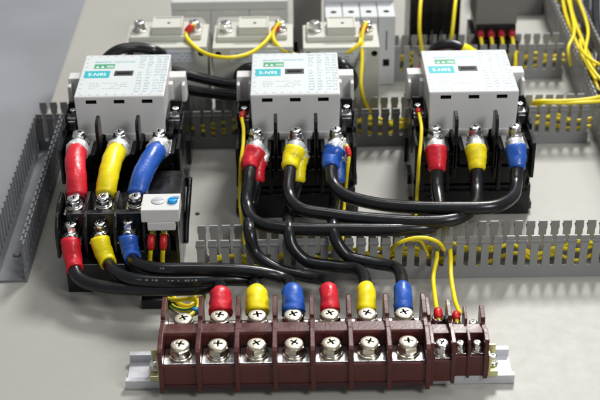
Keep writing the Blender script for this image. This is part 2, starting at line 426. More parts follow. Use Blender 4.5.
# ------------------------------------------------------------------ power cables
def tape_fun(r, seed, wr=1.0, tp=1.0):
    def f(k, a, p):
        q = noise.noise(Vector((math.cos(a) * 1.3 + seed, math.sin(a) * 1.3, k * 5)))
        rid = ((k * 4.3 + a / (2 * math.pi)) % 1.0) ** 3
        e = 1.0 - 0.10 * (k > .97) - 0.04 * (k < .02)
        return r * e * (1.06 - .15 * k * tp) * (1 + .08 * wr * q + .05 * wr * rid)
    return f
def lug(parent, path, r, face_foil=True, barrel=(9, 22), plate=True, name='cable_lug'):
    """ring tongue and crimped barrel at the start of a path"""
    d = (path[min(6, len(path) - 1)] - path[0]); d.z = 0; d.normalize()
    b = MB()
    if plate:
        n = Vector((-d.y, d.x, 0)); o = []
        for a in range(0, 181, 15):
            o.append((path[0] - d * math.sin(R(a)) * (r * 1.25) + n * math.cos(R(a)) * (r * 1.25)))
        o.append(path[0] + d * 12 - n * r * .9); o.append(path[0] + d * 12 + n * r * .9)
        b.poly([(p.x, p.y) for p in o], 'z', path[0].z - 1.2, path[0].z + 1.2, 'silver')
    seg = cut(path, barrel[0], barrel[1])
    sd = random.uniform(0, 50)
    def f(k, a, p):
        q = noise.noise(Vector((math.cos(a) * 2.2 + sd, math.sin(a) * 2.2, k * 6 + sd)))
        return r * (1.42 if face_foil else .95) * (.80 + .24 * min(1, k * 2.2)) * (1 + (.42 if face_foil else .04) * q)
    if len(seg) > 2: b.tube(seg, r, 20, 'foil' if face_foil else 'silver', rfun=f)
    b.build(name, parent)
def cable(label, ctrl, r=4.9, ends=(('red', 12, 34), ('red', 12, 34)), group='heavy black power cables', foil=(True, False), tr=1.28, tr2=None, tp=1.0, lugs=(True, True), cat='power cable', name='power_cable', bare=False, print_=None, barrels=((5, 18), (5, 18))):
    path = spline(ctrl, 1.6); L = plen(path)
    base = path[0]
    o = thing(name, label, cat, (0, 0, 0), group)
    a0 = ends[0][1] + 3 if ends[0] else 0
    a1 = L - (ends[1][1] + 3) if ends[1] else L
    if not bare:
        MB().tube(cut(path, a0, a1), r, 22, 'jacket').build('cable_jacket', o)
    if print_:
        pr = MB(); seg = cut(path, print_[0], print_[1]); rr_ = random.Random(len(label)); k = 0
        while k < len(seg) - 2:
            if rr_.random() < .62:
                a_, b_ = seg[k], seg[k] .lerp(seg[k + 1], rr_.uniform(.4, .95))
                n_ = Vector((0, -.78, .62)); tt = (b_ - a_).normalized(); w_ = tt.cross(n_).normalized() * rr_.uniform(.45, .8); q_ = n_ * (r + .06)
                vs = [pr.bm.verts.new(v_) for v_ in (a_ + q_ - w_, b_ + q_ - w_, b_ + q_ + w_, a_ + q_ + w_)]
                pr.bm.faces.new(vs).material_index = pr._mi('cableink')
            k += 1
        pr.build('jacket_print', o)
    rev = path[::-1]
    for e, pth, fo, lg, ba, tq in ((ends[0], path, foil[0], lugs[0], barrels[0], tr), (ends[1], rev, foil[1], lugs[1], barrels[1], tr2 or tr)):
        if not e: continue
        col, s, f = e[:3]
        R_ = r * tq
        if f > s: MB().tube(cut(pth, s, f), R_, 26, col, rfun=tape_fun(R_, random.uniform(0, 99), 1.0, tp)).build('tape_sleeve', o)
        if lg: lug(o, pth, r, fo, barrel=ba)
    return o
T = {'r': 'red', 'y': 'yellow', 'b': 'blue'}

relay_up = [P(74.5, 209, 57), P(104, 207.5, 57), P(136, 207, 57)]
relay_lo = [P(72, 236, 42), P(101, 234.5, 42), P(129, 233, 42)]
for i, cn in enumerate(('red', 'yellow', 'blue')):
    a = term(c1, i) + Vector((0, 0, 4.5)); b = relay_up[i] + Vector((0, 0, 1.2))
    path = spline([a, a + Vector((0, -12, 1)), a.lerp(b, .38) + Vector((-1.5 + 1.5 * i, 0, 8)), a.lerp(b, .68) + Vector((1 - i, 0, 8)), b + Vector((0.3, 13, 4)), b], 1.5)
    L = plen(path)
    o = thing('cable_link', 'short %s-taped link from the left contactor down to the relay' % cn, 'cable link', (0, 0, 0), 'taped links between contactor and relay')
    rr = 8.2
    MB().tube(cut(path, 15, L - 11), rr, 28, cn, rfun=tape_fun(rr, 13 * i + 3, .75, .3)).build('tape_sleeve', o)
    lug(o, path, 6.2, True, (4, 20)); lug(o, path[::-1], 5.4, False, (7, 14))
# middle contactor -> right contactor, three loops resting on the duct
for i, (cn, mid) in enumerate((
    ('red',    [(251, 160, 67), (249.5, 176, 61), (247, 205, 47), (256, 222, 46), (290, 228.5, 46.5), (345, 229.5, 46.5), (400, 229.5, 46.5), (432, 226, 46), (439.5, 212, 46), (437.5, 188, 50)]),
    ('yellow', [(291.5, 160, 67), (289.5, 176, 61), (289.5, 196, 53), (300, 208.5, 52), (330, 214.5, 51), (370, 219, 50.5), (420, 222, 51), (455, 219, 52), (474, 207, 51), (477, 188, 50)]),
    ('blue',   [(331.5, 158, 67), (331, 170, 63), (334, 185, 57), (346, 195.5, 56), (375, 203.5, 56), (410, 207, 57), (455, 208, 58), (494, 206.5, 58), (512, 197, 55), (516, 183, 53)]))):
    a = term(c2, i) + Vector((0, 0, 4)); b = term(c3, i) + Vector((0, 0, 3.6))
    pts = [a, a + Vector((0, -10, -1.5))] + [P(*q) for q in mid] + [b + Vector((0, -21, -9)), b + Vector((0, -9, -1.5)), b]
    cable('black cable looping from the middle contactor to the right contactor, %s-taped ends' % cn, pts, 5.4, ((cn, 11, 34), (cn, 11, 34)), 'looped cables between two contactors', foil=(True, True), tr=1.66, tp=2.0, barrels=((4, 15), (4, 15)))
# terminal block geometry
def tbx(u, v=376, z=16): return P(u, v, z).x
FIN = [tbx(u) for u in (162.5, 200, 238, 275.5, 313, 351, 389, 427.5)]
CEL = [(a + b) / 2 for a, b in zip(FIN, FIN[1:])]
TBF, TBC = -147.0, -117.5                                  # front face and middle line
ZT = 28.0
rear = [Vector((x, -101.5, ZT + 2.4)) for x in CEL]
# middle contactor -> terminal block
for i, (cn, mid, ce) in enumerate((
    ('red',    [(257.5, 166, 60), (256.5, 182, 50), (251, 207, 32), (249.5, 231, 47), (255.5, 253, 32), (275, 268, 24), (302, 275.5, 20), (323, 279.5, 22)], 4),
    ('yellow', [(298, 166, 60), (297, 182, 50), (291, 205, 32), (289, 229, 47), (292, 246, 38), (307, 261, 27), (334, 266, 25), (357, 269.5, 27)], 5),
    ('blue',   [(337.5, 164, 60), (337.5, 180, 50), (335, 197, 36), (333.5, 227, 47), (336.5, 241, 41), (348, 256, 31), (374, 263, 28), (395, 267.5, 30)], 6))):
    a = term(c2, i) + Vector((1.2, 0, 1.2)); e = rear[ce]
    pts = [a, a + Vector((2.5, -9, -4))] + [P(*q) for q in mid] + [e + Vector((0.5 if i else -.5, 27, 11.5)), e + Vector((0, 13, 6.5)), e]
    cable('black cable from the middle contactor down to the terminal block, %s-taped ends' % cn, pts, 5.0, ((cn, 12, 37), (cn, 9.5, 35)), 'cables from contactor to terminal block', foil=(True, False), tr=1.42, print_=(75, 110) if i == 0 else None, barrels=((5, 19), (5, 11)))
# relay -> terminal block
for i, (cn, mid, ce) in enumerate((
    ('red',    [(73.5, 262, 30), (78, 277, 26), (94, 285, 25), (130, 289, 25), (170, 289.5, 25), (200, 288.5, 25), (216, 286, 26)], 1),
    ('yellow', [(106, 258, 31), (114, 271, 32), (130, 278.5, 33), (165, 281, 33), (205, 280.5, 32), (235, 279.5, 30), (251, 281, 27)], 2),
    ('blue',   [(130.5, 252, 34), (138, 264, 38), (158, 268.5, 40), (195, 269, 40), (235, 270, 39), (265, 273.5, 36), (285, 279.5, 32)], 3))):
    a = relay_lo[i] + Vector((0, 0, 1.4)); e = rear[ce]
    pts = [a, a + Vector((0, -8, .5))] + [P(*q) for q in mid] + [e + Vector((-.6, 25, 11.5)), e + Vector((0, 13, 6.5)), e]
    cable('black cable from the relay to the terminal block, %s-taped ends' % cn, pts, 5.1, ((cn, 8, 35), (cn, 9.5, 33)), 'cables from relay to terminal block', foil=(False, False), tr=1.46, tr2=1.68, print_=(60, 125) if i == 1 else (50, 80) if i == 2 else None, barrels=((5, 10), (5, 11)))
# cables behind the contactors
cable('thick black cable arching up behind the left contactor', [P(108, 70, 60), P(106, 59, 84), P(118, 50, 92), P(138, 47.5, 92), P(156, 51, 88), P(166, 58, 72), P(170, 70, 50)], 5.0, (None, None), 'cables on the rear terminals')
cable('black cable with blue tape running from behind the left contactor to the middle one',
      [P(160, 63, 76), P(170, 69.5, 74), P(183, 73.5, 72), P(205, 79, 68), P(228, 83.5, 66), P(246, 85, 66)], 5.0, (('blue', 1, 13), None), 'cables on the rear terminals', foil=(False, False), lugs=(False, False))
cable('lowest black cable running behind the gap between left and middle contactors',
      [P(168, 84, 50), P(182, 88.5, 50), P(205, 92.5, 49), P(228, 95, 49), P(250, 95, 50)], 4.9, (None, None), 'cables on the rear terminals')
cable('black cable curling out behind the left side of the middle contactor', [P(256, 92, 40), P(243, 88, 50), P(238, 77, 64), P(245, 69, 74), P(262, 66, 76)], 5.0, (None, None), 'cables on the rear terminals')
cable('black cable with blue tape curling behind the right side of the middle contactor', [P(330, 60, 70), P(343, 65, 74), P(351, 73, 66), P(353, 84, 50), P(345, 96, 40)], 5.0, (('blue', 1, 14), None), 'cables on the rear terminals', foil=(False, False), lugs=(False, False))
cable('black cable arching behind the right contactor with a yellow-taped end', [P(430, 66, 50), P(433, 51, 72), P(441, 45.5, 80), P(451, 44.5, 82), P(462, 48.5, 80), P(473, 56, 72)], 5.2, (None, ('yellow', 0, 15)), 'cables on the rear terminals', foil=(False, False), lugs=(False, False))
cable('red-taped cable end behind the left corner of the right contactor', [P(437, 62, 70), P(427, 66, 66), P(421, 78, 50), P(422, 95, 30)], 5.0, (('red', 1, 26), None), 'cables on the rear terminals', foil=(False, False), lugs=(False, False))
# ------------------------------------------------------------------ overload relay
def make_relay():
    ox, oy = P(122, 240, 45).x, 0.0
    t = thing('overload_relay', 'black overload relay with blue button below the left contactor', 'relay', (ox, oy, 0))
    X0 = relay_lo[0].x - ox; 
    b = MB()
    b.box(-46, 44, 14, 88, 0.4, 34); b.box(-46, 2, -12, 14, 0.4, 27); b.box(2, 44, 2, 14, .4, 30)
    b.box(-46, 14, 22, 60, 34, 51.5); b.box(-46, 12, 26, 88, 34, 45); b.box(15, 45, 14, 80, 34, 60)
    b.box(-46, 14, 12.5, 19, 34, 60)
    b.build('base', t, bevel=.8)
    ux = [p.x - ox for p in relay_up]; lx = [p.x - ox for p in relay_lo]
    fins = [ux[0] - 11, (ux[0] + ux[1]) / 2, (ux[1] + ux[2]) / 2, ux[2] + 11]
    lf = [lx[0] - 11, (lx[0] + lx[1]) / 2, (lx[1] + lx[2]) / 2, lx[2] + 11.5]
    for k in range(4):
        p = MB(); p.poly([(-2, 27), (-2, 46), (1, 54), (8, 60), (13, 62), (20, 66), (38, 66), (44, 60), (44, 40), (14, 27)], 'x', lf[k] * .5 + fins[k] * .5 - 1.3, lf[k] * .5 + fins[k] * .5 + 1.3, 'black')
        p.build('phase_barrier', t, bevel=.5)
    for k in range(3):
        MB().box(ux[k] - 8.5, ux[k] + 8.5, 20, 37, 53.8, 55.4, 'silver').build('terminal_plate', t, bevel=.4)
        put_screw(t, ux[k], relay_up[k].y, 56.4 + 2.3, 'C', wash=True)
        MB().box(lx[k] - 8.5, lx[k] + 8.5, 0, 12.4, 38.6, 40.4, 'silver').build('terminal_plate', t, bevel=.4)
        put_screw(t, lx[k], relay_lo[k].y, 42 + 2.6, 'C', wash=True)
    # white setting box
    q = P(160, 210, 75); bx = q.x - ox; by = q.y
    w = MB(); w.box(bx - 15.5, bx + 14.5, by, by + 25, 63.5, 75, 'white'); w.box(bx - 11, bx + 11, by - .6, by + 6, 56, 63.5, 'white')
    sb = w.build('setting_box', t, bevel=.7)
    d = MB(); d.lathe([(5.6, 75), (5.6, 75.5), (5.1, 75.9), (.2, 76.0)], c=(bx - 2.5, by + 13.5, 0), n=32, m='dial'); d.box(bx - 7, bx + 2, by + 13.1, by + 13.9, 75.9, 76.2, 'greyink')
    d.build('setting_dial', sb)
    d = MB(); d.lathe([(3.9, 75), (3.9, 77.0), (3.4, 77.7), (.2, 77.8)], c=(bx + 9.0, by + 12, 0), n=28, m='bluedial'); d.box(bx + 7.2, bx + 13, by + 12.5, by + 14.0, 76.0, 78.3, 'bluedial')
    d.build('reset_button', sb, bevel=.2)
    MB().box(bx + 8.5, bx + 14, by + 17, by + 20, 75.0, 75.5, 'greyink').build('printed_mark', sb)
    for k, u in enumerate((152, 164.5)):
        p = P(u, 231, 46)
        b2 = MB(); b2.box(p.x - ox - 4.6, p.x - ox + 4.6, p.y - 5, p.y + 6, 30, 44, 'black'); b2.build('terminal_pocket', t, bevel=.4)
        MB().box(p.x - ox - 4, p.x - ox + 4, p.y - 4, p.y + 5, 44, 45, 'silver').build('auxiliary_plate', t, bevel=.3)
        put_screw(t, p.x - ox, p.y, 45, 'S', wash=True, name='auxiliary_screw')
    MB().box(42, 44.8, 0, 70, 0.4, 56, 'black').build('side_plate', t, bevel=.5)
    of = Vector((ox, oy, 0)); pa = [P(186, 243, 12) - of, P(186.5, 228, 20) - of, P(188.5, 200, 34) - of, P(190, 178, 42) - of]
    MB().tube(spline(pa, 3), 2.2, 4, 'black').build('side_bar', t)
    return t
make_relay()
# ------------------------------------------------------------------ terminal block
tb = thing('terminal_block', 'maroon terminal block with seven large and three small poles', 'terminal block', (0, TBC, 0))
X0, X1 = FIN[0], FIN[-1]
b = MB()
b.poly([(-28, 8.5), (-28, 27.5), (-26.5, 29), (-26, ZT - .2), (-6.5, ZT - .2), (-6.5, 40.5), (-5.5, 42), (5.5, 42), (6.5, 40.5), (6.5, ZT - .2), (28, ZT - .2), (28.5, 27), (28.5, 8.5)], 'x', X0, X1, 'maroon')
b.box(X0 + 1, X1 - 1, -28.9, -27.9, 8.5, 12.5, 'maroon_dark')
b.build('base', tb, bevel=.5)
for i, x in enumerate(FIN):
    th = 1.7
    p = MB()
    p.poly([(-30, 6), (-30, 41), (-29, 42.5), (-26, 44), (-8, 46.5), (-7, 47), (-6, 44.8), (6, 44.8), (7, 47.5), (20, 50), (26, 51), (28.5, 50), (29.5, 48), (29.5, 6)], 'x', x - th, x + th, 'maroon')
    p.build('partition', tb, bevel=.45)
for k, x in enumerate(CEL):
    for row in (0, 1):
        y = (-15.5, 16)[row]
        MB().box(x - 11.6, x + 11.6, y - 10.2, y + 8.6, ZT, ZT + 1.6, 'silver').build('terminal_plate', tb, bevel=.3)
        put_screw(tb, x + random.uniform(-.3, .3), y, ZT + (1.6 if row == 0 or k == 0 else 3.8), 'TB', wash=True)
# smaller poles
def small_pole(x0, x1, zt, yf, yb, kind, top):
    c = (x0 + x1) / 2
    b = MB(); b.poly([(yf, 8.5), (yf, zt), (-5.5, zt), (-5.5, top), (5.5, top), (5.5, zt), (yb, zt), (yb, 8.5)], 'x', x0, x1, 'maroon'); b.build('pole_body', tb, bevel=.4)
    MB().box(c - (x1 - x0) * .36, c + (x1 - x0) * .36, yf + 2, -7, zt, zt + 1.2, 'silver').build('terminal_plate', tb, bevel=.3)
    MB().box(c - (x1 - x0) * .36, c + (x1 - x0) * .36, 7, yb - 2, zt, zt + 1.2, 'silver').build('terminal_plate', tb, bevel=.3)
    put_screw(tb, c, (yf - 5.5) / 2 - .5, zt + 1.2, kind); put_screw(tb, c, (yb + 5.5) / 2, zt + 1.2, kind)
    return c
def small_fin(x, yf, yb, top, th=1.2):
    MB().poly([(yf, 7), (yf, top - 3), (yf + 2, top), (-6, top + 1.5), (-5, top - 2), (5, top - 2), (6, top + 2), (yb - 2, top + 4.5), (yb, top + 2), (yb, 7)], 'x', x - th, x + th, 'maroon').build('partition', tb, bevel=.35)
sx = [tbx(u, 372, 20) for u in (429.5, 453.5, 470, 487.5)]
s1 = small_pole(X1 + 3.4, sx[1], 27, -24, 24, 'C', 38)
s2 = small_pole(sx[1] + .2, sx[2], 26, -18, 18, 'S', 38)
s3 = small_pole(sx[2] + .2, sx[3], 26, -18, 18, 'S', 38)
small_fin(X1 + 3.0, -27, 27, 44, 1.3); small_fin(sx[1], -25, 25, 43, 1.5); small_fin(sx[2], -19, 21, 40, 1.0); small_fin(sx[3], -20, 20, 41, 1.6)
# rail
rl = MB()
xl, xr = P(126.5, 386, 0).x, P(514, 383, 0).x
prof = [(-17.5, 0.3), (-17.5, 7.8), (-16.3, 7.8), (-13, 7.8), (-13, 1.5), (13, 1.5), (13, 7.8), (17.5, 7.8), (17.5, 6.6), (14.2, 6.6), (14.2, .3)]
rl.poly(prof, 'x', xl, xr, 'alu')
rl = rl.build('mounting_rail', bevel=.3); rl.location.y = TBC * S
tag(rl, 'pale aluminium rail carrying the maroon terminal block', 'mounting rail')
def clamp(x, label, flip=1):
    t = thing('end_clamp', label, 'end clamp', (x, TBC, 0), 'end clamps of the terminal block')
    w = MB(); w.box(-.2 if flip > 0 else -7.6, 7.6 if flip > 0 else .2, -19, 14, 8, 13, 'zinc'); w.box(*((0, 1.4) if flip > 0 else (-1.4, 0)), -19, 14, 13, 27, 'zinc'); w.box(*sorted((flip * 1.4, flip * 7.6)), -2, -.6, 13, 24, 'zinc')
    w.build('bracket', t, bevel=.5); put_screw(t, flip * 4.4, -10, 13, 'S', wash=True, name='clamp_screw'); return t
clamp(sx[3] + 2, 'yellow zinc end clamp right of the maroon block'); clamp(X0 - 2.2, 'yellow zinc end clamp left of the maroon block', -1)
# ------------------------------------------------------------------ control wires
def wire(label, ctrl, r=1.55, sleeves=(), group='yellow control wires', m='ywire', step=2.0, name='control_wire', cat='wire', sl_r=2.5, stripe=False):
    path = spline(ctrl, step); L = plen(path)
    o = thing(name, label, cat, (0, 0, 0), group)
    MB().tube(path, r, 12, m).build('wire_jacket', o)
    if stripe:
        MB().tube([p + Vector((0, -r * .55, r * .55)) for p in path], r * .55, 8, 'gwire').build('green_stripe', o)
    for (where, s, l, col) in sleeves:
        pth = path if where == 0 else path[::-1]
        MB().tube(cut(pth, s, s + l), sl_r, 16, col, rfun=lambda k, a, p: sl_r * (1 - .12 * abs(2 * k - 1))).build('end_sleeve', o)
        b = MB(); p0 = pth[0]; d = (pth[4] - pth[0]).normalized()
        b.tube([p0 - d * 1.0, p0 + d * (s + .3)], r * .9, 10, 'silver'); b.build('ferrule', o)
    return o
def coil(c, sx, dz=81.5): return Vector((c[0] + sx * 45, c[1] + 50, dz))
a = coil(c2, -1)
wire('yellow wire dropping along the left side of the middle contactor', [a, P(242, 118, 83), P(243.5, 129, 83), P(243, 145, 77), P(241, 160, 68), P(240, 200, 29), P(243, 228, 26), P(247, 246, 24), P(262, 250, 20)], sleeves=((0, 2, 13, 'redsl'),), sl_r=3.0)
wire('yellow wire dropping along the right side of the middle contactor', [P(346.5, 145, 77), P(349, 156, 71), P(347.5, 170, 60), P(344.5, 200, 29), P(343, 226, 28), P(342, 243, 22), P(335, 248, 18)], sleeves=((0, 2, 9, 'redsl'),), sl_r=2.6)
a = coil(c3, -1)
wire('yellow wire dropping along the left side of the right contactor', [a, P(420, 118, 84), P(421.5, 129, 84), P(420.5, 145, 76), P(419, 160, 67), P(417, 197, 29), P(416, 218, 28), P(418, 236, 24), P(428, 242, 20)], sleeves=((0, 2, 10, 'redsl'), ), sl_r=2.8)
sp1 = Vector((s1, TBC + 11, 37)); sp2 = Vector((s2, TBC + 10, 35))
wire('yellow wire from the lower duct to the medium pole of the block', [P(426, 247, 16), P(434.5, 249, 22), P(437, 256, 27), P(433.5, 275, 22), P(435, 297, 26), P(437.5, 312, 37), sp1 + Vector((0, 8, 3)), sp1], sleeves=((1, 1, 11, 'redsl'),), r=1.75, sl_r=3.5)
wire('yellow wire from the lower duct to the small pole of the block', [P(440, 243, 16), P(448.5, 245, 24), P(450.5, 254, 28), P(451, 275, 24), P(455, 300, 26), P(459, 314, 36), sp2 + Vector((0, 8, 3)), sp2], sleeves=((1, 1, 10, 'redsl'),), r=1.75, sl_r=3.2)
wire('yellow wire arching over the lower duct teeth', [P(392, 248, 26), P(399, 243, 40), P(412, 238.5, 45), P(426, 238, 45), P(438, 242, 41), P(444, 250, 28)], r=1.6)
wire('second yellow wire dipping between teeth of the lower duct', [P(410, 240, 43), P(419, 240, 42), P(424, 246, 33), P(428, 256, 20)], r=1.5)
# thin wires of the relay
for k, (u0, col) in enumerate(((151.5, 'left'), (164, 'right'))):
    p0 = P(u0, 232, 47)
    wire('short yellow wire on the %s small screw of the relay' % col, [p0, P(u0 - .5, 240, 44), P(u0 - 1, 250, 36), P(u0 - 1.5, 262, 22), P(u0 + 1, 276, 8), P(u0 + 6, 286, 4)], sleeves=((0, 4, 12, 'redsl'),), r=1.9, sl_r=3.2)
e = rear[0] + Vector((0, 0, 0))
wire('yellow-green earth wire looping to the leftmost pole', [P(161, 292, 4), P(166, 300, 3), P(175, 308, 3), P(188, 310, 6), P(200, 304, 14), P(204, 296, 20), P(203, 288, 24)], r=1.9, stripe=True)
wire('yellow-green wire with a blue sleeve on the leftmost pole', [P(156, 290, 5), P(163, 297, 6), P(176, 300, 10), P(189, 299, 16), P(198, 301, 26), P(196.5, 310, 33), P(189, 317, 34)], r=1.8, sleeves=((1, 5, 7, 'bluesl'),), sl_r=3.2)
wire('yellow wire passing behind the leftmost pole', [P(168, 284, 4), P(172, 294, 3), P(180, 304, 3), P(190, 306, 4), P(196, 296, 4), P(198, 286, 4)], r=1.7)
q = P(151, 308, 0); bx = MB().box(q.x - 7, q.x + 17, q.y - 2, q.y + 14, 0.2, 9, 'black'); bx.box(q.x - 4, q.x + 14, q.y + 2, q.y + 10, 9, 10.5, 'black')
tag(bx.build('cable_clip', bevel=.8), 'small black cable clip on the panel behind the left end of the block', 'cable clip')
# ------------------------------------------------------------------ beige modules at the back
def module(u0, u1, label, c=None):
    y0 = 264.0
    pl, pr = P(u0, 46, 90), P(u1, 46, 90)
    cx = (pl.x + pr.x) / 2; hw = (pr.x - pl.x) / 2
    t = thing('relay_module', label, 'module', (cx, pl.y, 0), 'beige modules behind the contactors')
    b = MB(); b.box(-hw, hw, 0, 54, .3, 88, 'beige'); b.box(-hw * .90, hw * .55, 13, 50, 88, 93, 'beige', tx=.4, ty=.4); b.box(hw * .55, hw * .86, 16, 46, 88, 93, 'beige', tx=.4, ty=.4)
    o = b.build('housing', t, bevel=.8)
    k = MB()
    for sx in (-1, 1): k.lathe([(3.0, -3), (3.0, 6)], c=(sx * hw * .86, 0, 81), n=20, m='darkhole', axis='y')
    boolcut(o, k, .8, True)
    p = MB(); p.box(-hw * .36, hw * .40, 17, 44, 93, 100, 'beige', tx=.4, ty=.4); pd = p.build('raised_pad', t, bevel=.6)
    rm = MB(); rm.box(-hw * .36 + .4, hw * .40 - .4, 17.4, 19, 100, 101, 'beige').box(-hw * .36 + .4, hw * .40 - .4, 42, 43.6, 100, 101, 'beige').box(-hw * .36 + .4, -hw * .36 + 2, 19, 42, 100, 101, 'beige').box(hw * .40 - 2, hw * .40 - .4, 19, 42, 100, 101, 'beige'); rm.build('pad_rim', pd)
    MB().lathe([(1.5, 100), (1.5, 100.3), (.1, 100.4)], c=(2, 30, 0), n=16, m='darkhole').build('lamp_hole', pd)
    n = MB(); n.box(-hw * .58, hw * .66, -.5, 0.4, 72, 84.5, 'label'); pl2 = n.build('name_plate', t)
    rr = random.Random(int(u0)); f = MB()
    for row in range(3):
        x = -hw * .52
        while x < hw * .56:
            l = rr.uniform(1, 4); 
            if rr.random() < .75: f.box(x, x + l, -.62, -.5, 81 - row * 3.2, 82 - row * 3.2, 'greyink')
            x += l + 1
    f.build('fine_print', pl2)
    for sx in (-1, 1): put_screw(t, sx * hw * .68, 29, 93, 'C', wash=True)
    return t, cx, pl.y, hw
m1 = module(124, 206, 'beige module at the left with one yellow wire')
m2 = module(212, 293, 'beige module behind the middle contactor where two yellow wires meet')
m3 = module(303, 380, 'beige module at the right in front of the white breaker')
def mscrew(m, sx): return Vector((m[1] + sx * m[3] * .68, m[2] + 25, 101))
A, B_, C_ = mscrew(m1, 1), mscrew(m2, 1), mscrew(m3, 1)
wire('yellow wire hanging in an arc between the left and middle beige modules', [A, P(186, 33, 94), P(192, 44, 90), P(207, 54, 88), P(228, 57.5, 88), P(250, 53, 88), P(265, 42, 92), P(272.5, 32, 96), B_], r=1.9, sleeves=((0, 2, 9, 'redsl'), (1, 2, 9, 'redsl')), sl_r=3.4)
wire('yellow wire from the middle beige module down behind the contactor', [B_ + Vector((0, 0, 2)), P(273, 33, 96), P(275.5, 43, 90), P(284, 50, 84), P(298, 56, 74), P(312, 66, 60)], r=1.9, sleeves=())
wire('yellow wire from the right beige module curving behind the middle contactor', [C_, P(361.5, 33, 94), P(359, 44, 90), P(350, 51, 84), P(338, 56, 76), P(326, 64, 60)], r=1.9, sleeves=((0, 2, 9, 'redsl'),), sl_r=3.4)
wire('long yellow wire from the right beige module down into the duct', [C_ + Vector((0, 0, 2)), P(362.5, 33, 96), P(362, 60, 78), P(361, 85, 60), P(364, 100, 44), P(370, 112, 24)], r=1.9)
MB_ = MB(); q = P(296, 60, 60)
jb = MB().box(q.x - 4, q.x + 4, q.y - 4, q.y + 8, 0.2, 70, 'black').box(q.x - 2, q.x + 2, q.y, q.y + 4, 70, 80, 'black')
tag(jb.build('spacer_block', bevel=.6), 'narrow black block in the gap between middle and right beige modules', 'spacer')
# ------------------------------------------------------------------ far devices
def support(u0, u1, label):
    a, b = P(u0, 20, 60), P(u1, 20, 60); y = a.y; w = b.x - a.x; n = 3; pw = w / n
    t = thing('busbar_support', label, 'busbar support', (a.x, y, 0))
    bd = MB().box(0, w, 20, 46, .3, 30, 'midgrey'); bd.build('base', t, bevel=.6)
    f = MB()
    f.box(0, w, 0, 46, 70, 80, 'offwhite')
    for k in range(n):
        x = k * pw; o = [(x, 46), (x, 70), (x + pw, 70), (x + pw, 46), (x + pw - 5, 46), (x + pw - 5, 56), (x + pw - 9, 62), (x + 9, 62), (x + 5, 56), (x + 5, 46)]
        f.poly(o, 'y', 0, 44, 'offwhite')
    for k in range(n): f.box(k * pw + 6, k * pw + pw - 6, 14, 44, 80, 84, 'offwhite')
    f.build('arched_cover', t, bevel=1.2)
    for k in range(n): MB().box(k * pw + 14, k * pw + pw - 14, -.3, .5, 66, 70, 'beige').build('marking_tab', t, bevel=.3)
support(172, 288, 'off-white arched support behind the left beige modules')
def breaker():
    a, b = P(325, 20, 75), P(396, 20, 75); y = a.y; w = b.x - a.x; pw = w / 4
    t = thing('circuit_breaker', 'white four-pole breaker with round screw holes behind the right beige module', 'circuit breaker', (a.x, y, 0))
    b_ = MB()
    for k in range(4): b_.box(k * pw + .3, (k + 1) * pw - .3, 0, 60, .3, 78, 'lightgrey')
    o = b_.build('housing', t, bevel=.8)
    k_ = MB()
    for k in range(4): k_.lathe([(3.2, 70), (3.2, 84)], c=((k + .5) * pw, 13, 0), n=20, m='darkhole'); k_.box((k + .5) * pw - 3.4, (k + .5) * pw + 3.4, -2, 5, 22, 30, 'darkhole'); k_.box((k + .5) * pw - .6, (k + .5) * pw + .6, -2, 1, 40, 62, 'darkhole')
    boolcut(o, k_, .8, True)
    for k in range(4): MB().lathe([(2.9, 73), (2.9, 75), (.2, 75.4)], c=((k + .5) * pw, 13, 0), n=18, m='nickel').build('recessed_screw', t)
    MB().box(0, w, 36, 62, 78, 92, 'lightgrey').build('toggle_cover', t, bevel=1)
breaker()
q0, q1 = P(293, 6, 60), P(322, 6, 60)
t = thing('grey_box', 'dark grey box between arched support and white breaker', 'box', (q0.x, q0.y + 20, 0))
MB().box(0, q1.x - q0.x, 0, 60, .3, 66, 'midgrey').build('housing', t, bevel=1)
MB().box(3, q1.x - q0.x - 3, 8, 50, 66, 70, 'midgrey').build('lid', t, bevel=1)
q0, q1 = P(409.5, 34, 30), P(460.5, 34, 30)
t = thing('transformer', 'tall black box behind the top duct with two yellow wires in front', 'black box', (q0.x, q0.y + 6, 0))
w = q1.x - q0.x
b = MB().box(0, w, 0, 60, .3, 125, 'black', tx=.5); 
b.build('housing', t, bevel=1)
for k in range(5): MB().box(k * w / 5 + 1.4, (k + 1) * w / 5 - 1.4, -1.2, 0.4, 6, 120, 'black').build('front_rib', t, bevel=.5)
wire('left yellow wire falling in front of the tall black box', [P(422, -12, 90), P(420, 10, 78), P(419.5, 30, 62), P(422, 50, 38), P(425, 62, 16)], r=1.9)
wire('right yellow wire falling in front of the tall black box', [P(457, -12, 90), P(454.5, 10, 78), P(452, 34, 58), P(450, 44, 40), P(447, 58, 20)], r=1.9)
for u in (432, 441.5):
    wire('thin black lead from the tall black box into the top duct', [P(u, 30, 50), P(u, 42, 42), P(u + .5, 56, 22)], r=.9, m='jacket', group='thin black leads')
q0, q1 = P(475, 25, 50), P(517, 25, 50); w = q1.x - q0.x
t = thing('plug_in_relay', 'warm grey relay with a row of red terminals below it', 'relay', (q0.x, q0.y, 0))
MB().box(0, w, 0, 45, 50, 120, 'midgrey').build('housing', t, bevel=1.2)
MB().box(-2, w + 2, -8, 48, .3, 36, 'black').build('socket', t, bevel=.8)
MB().box(1, w - 1, -3, 44, 36, 50, 'black').build('socket_top', t, bevel=.6)
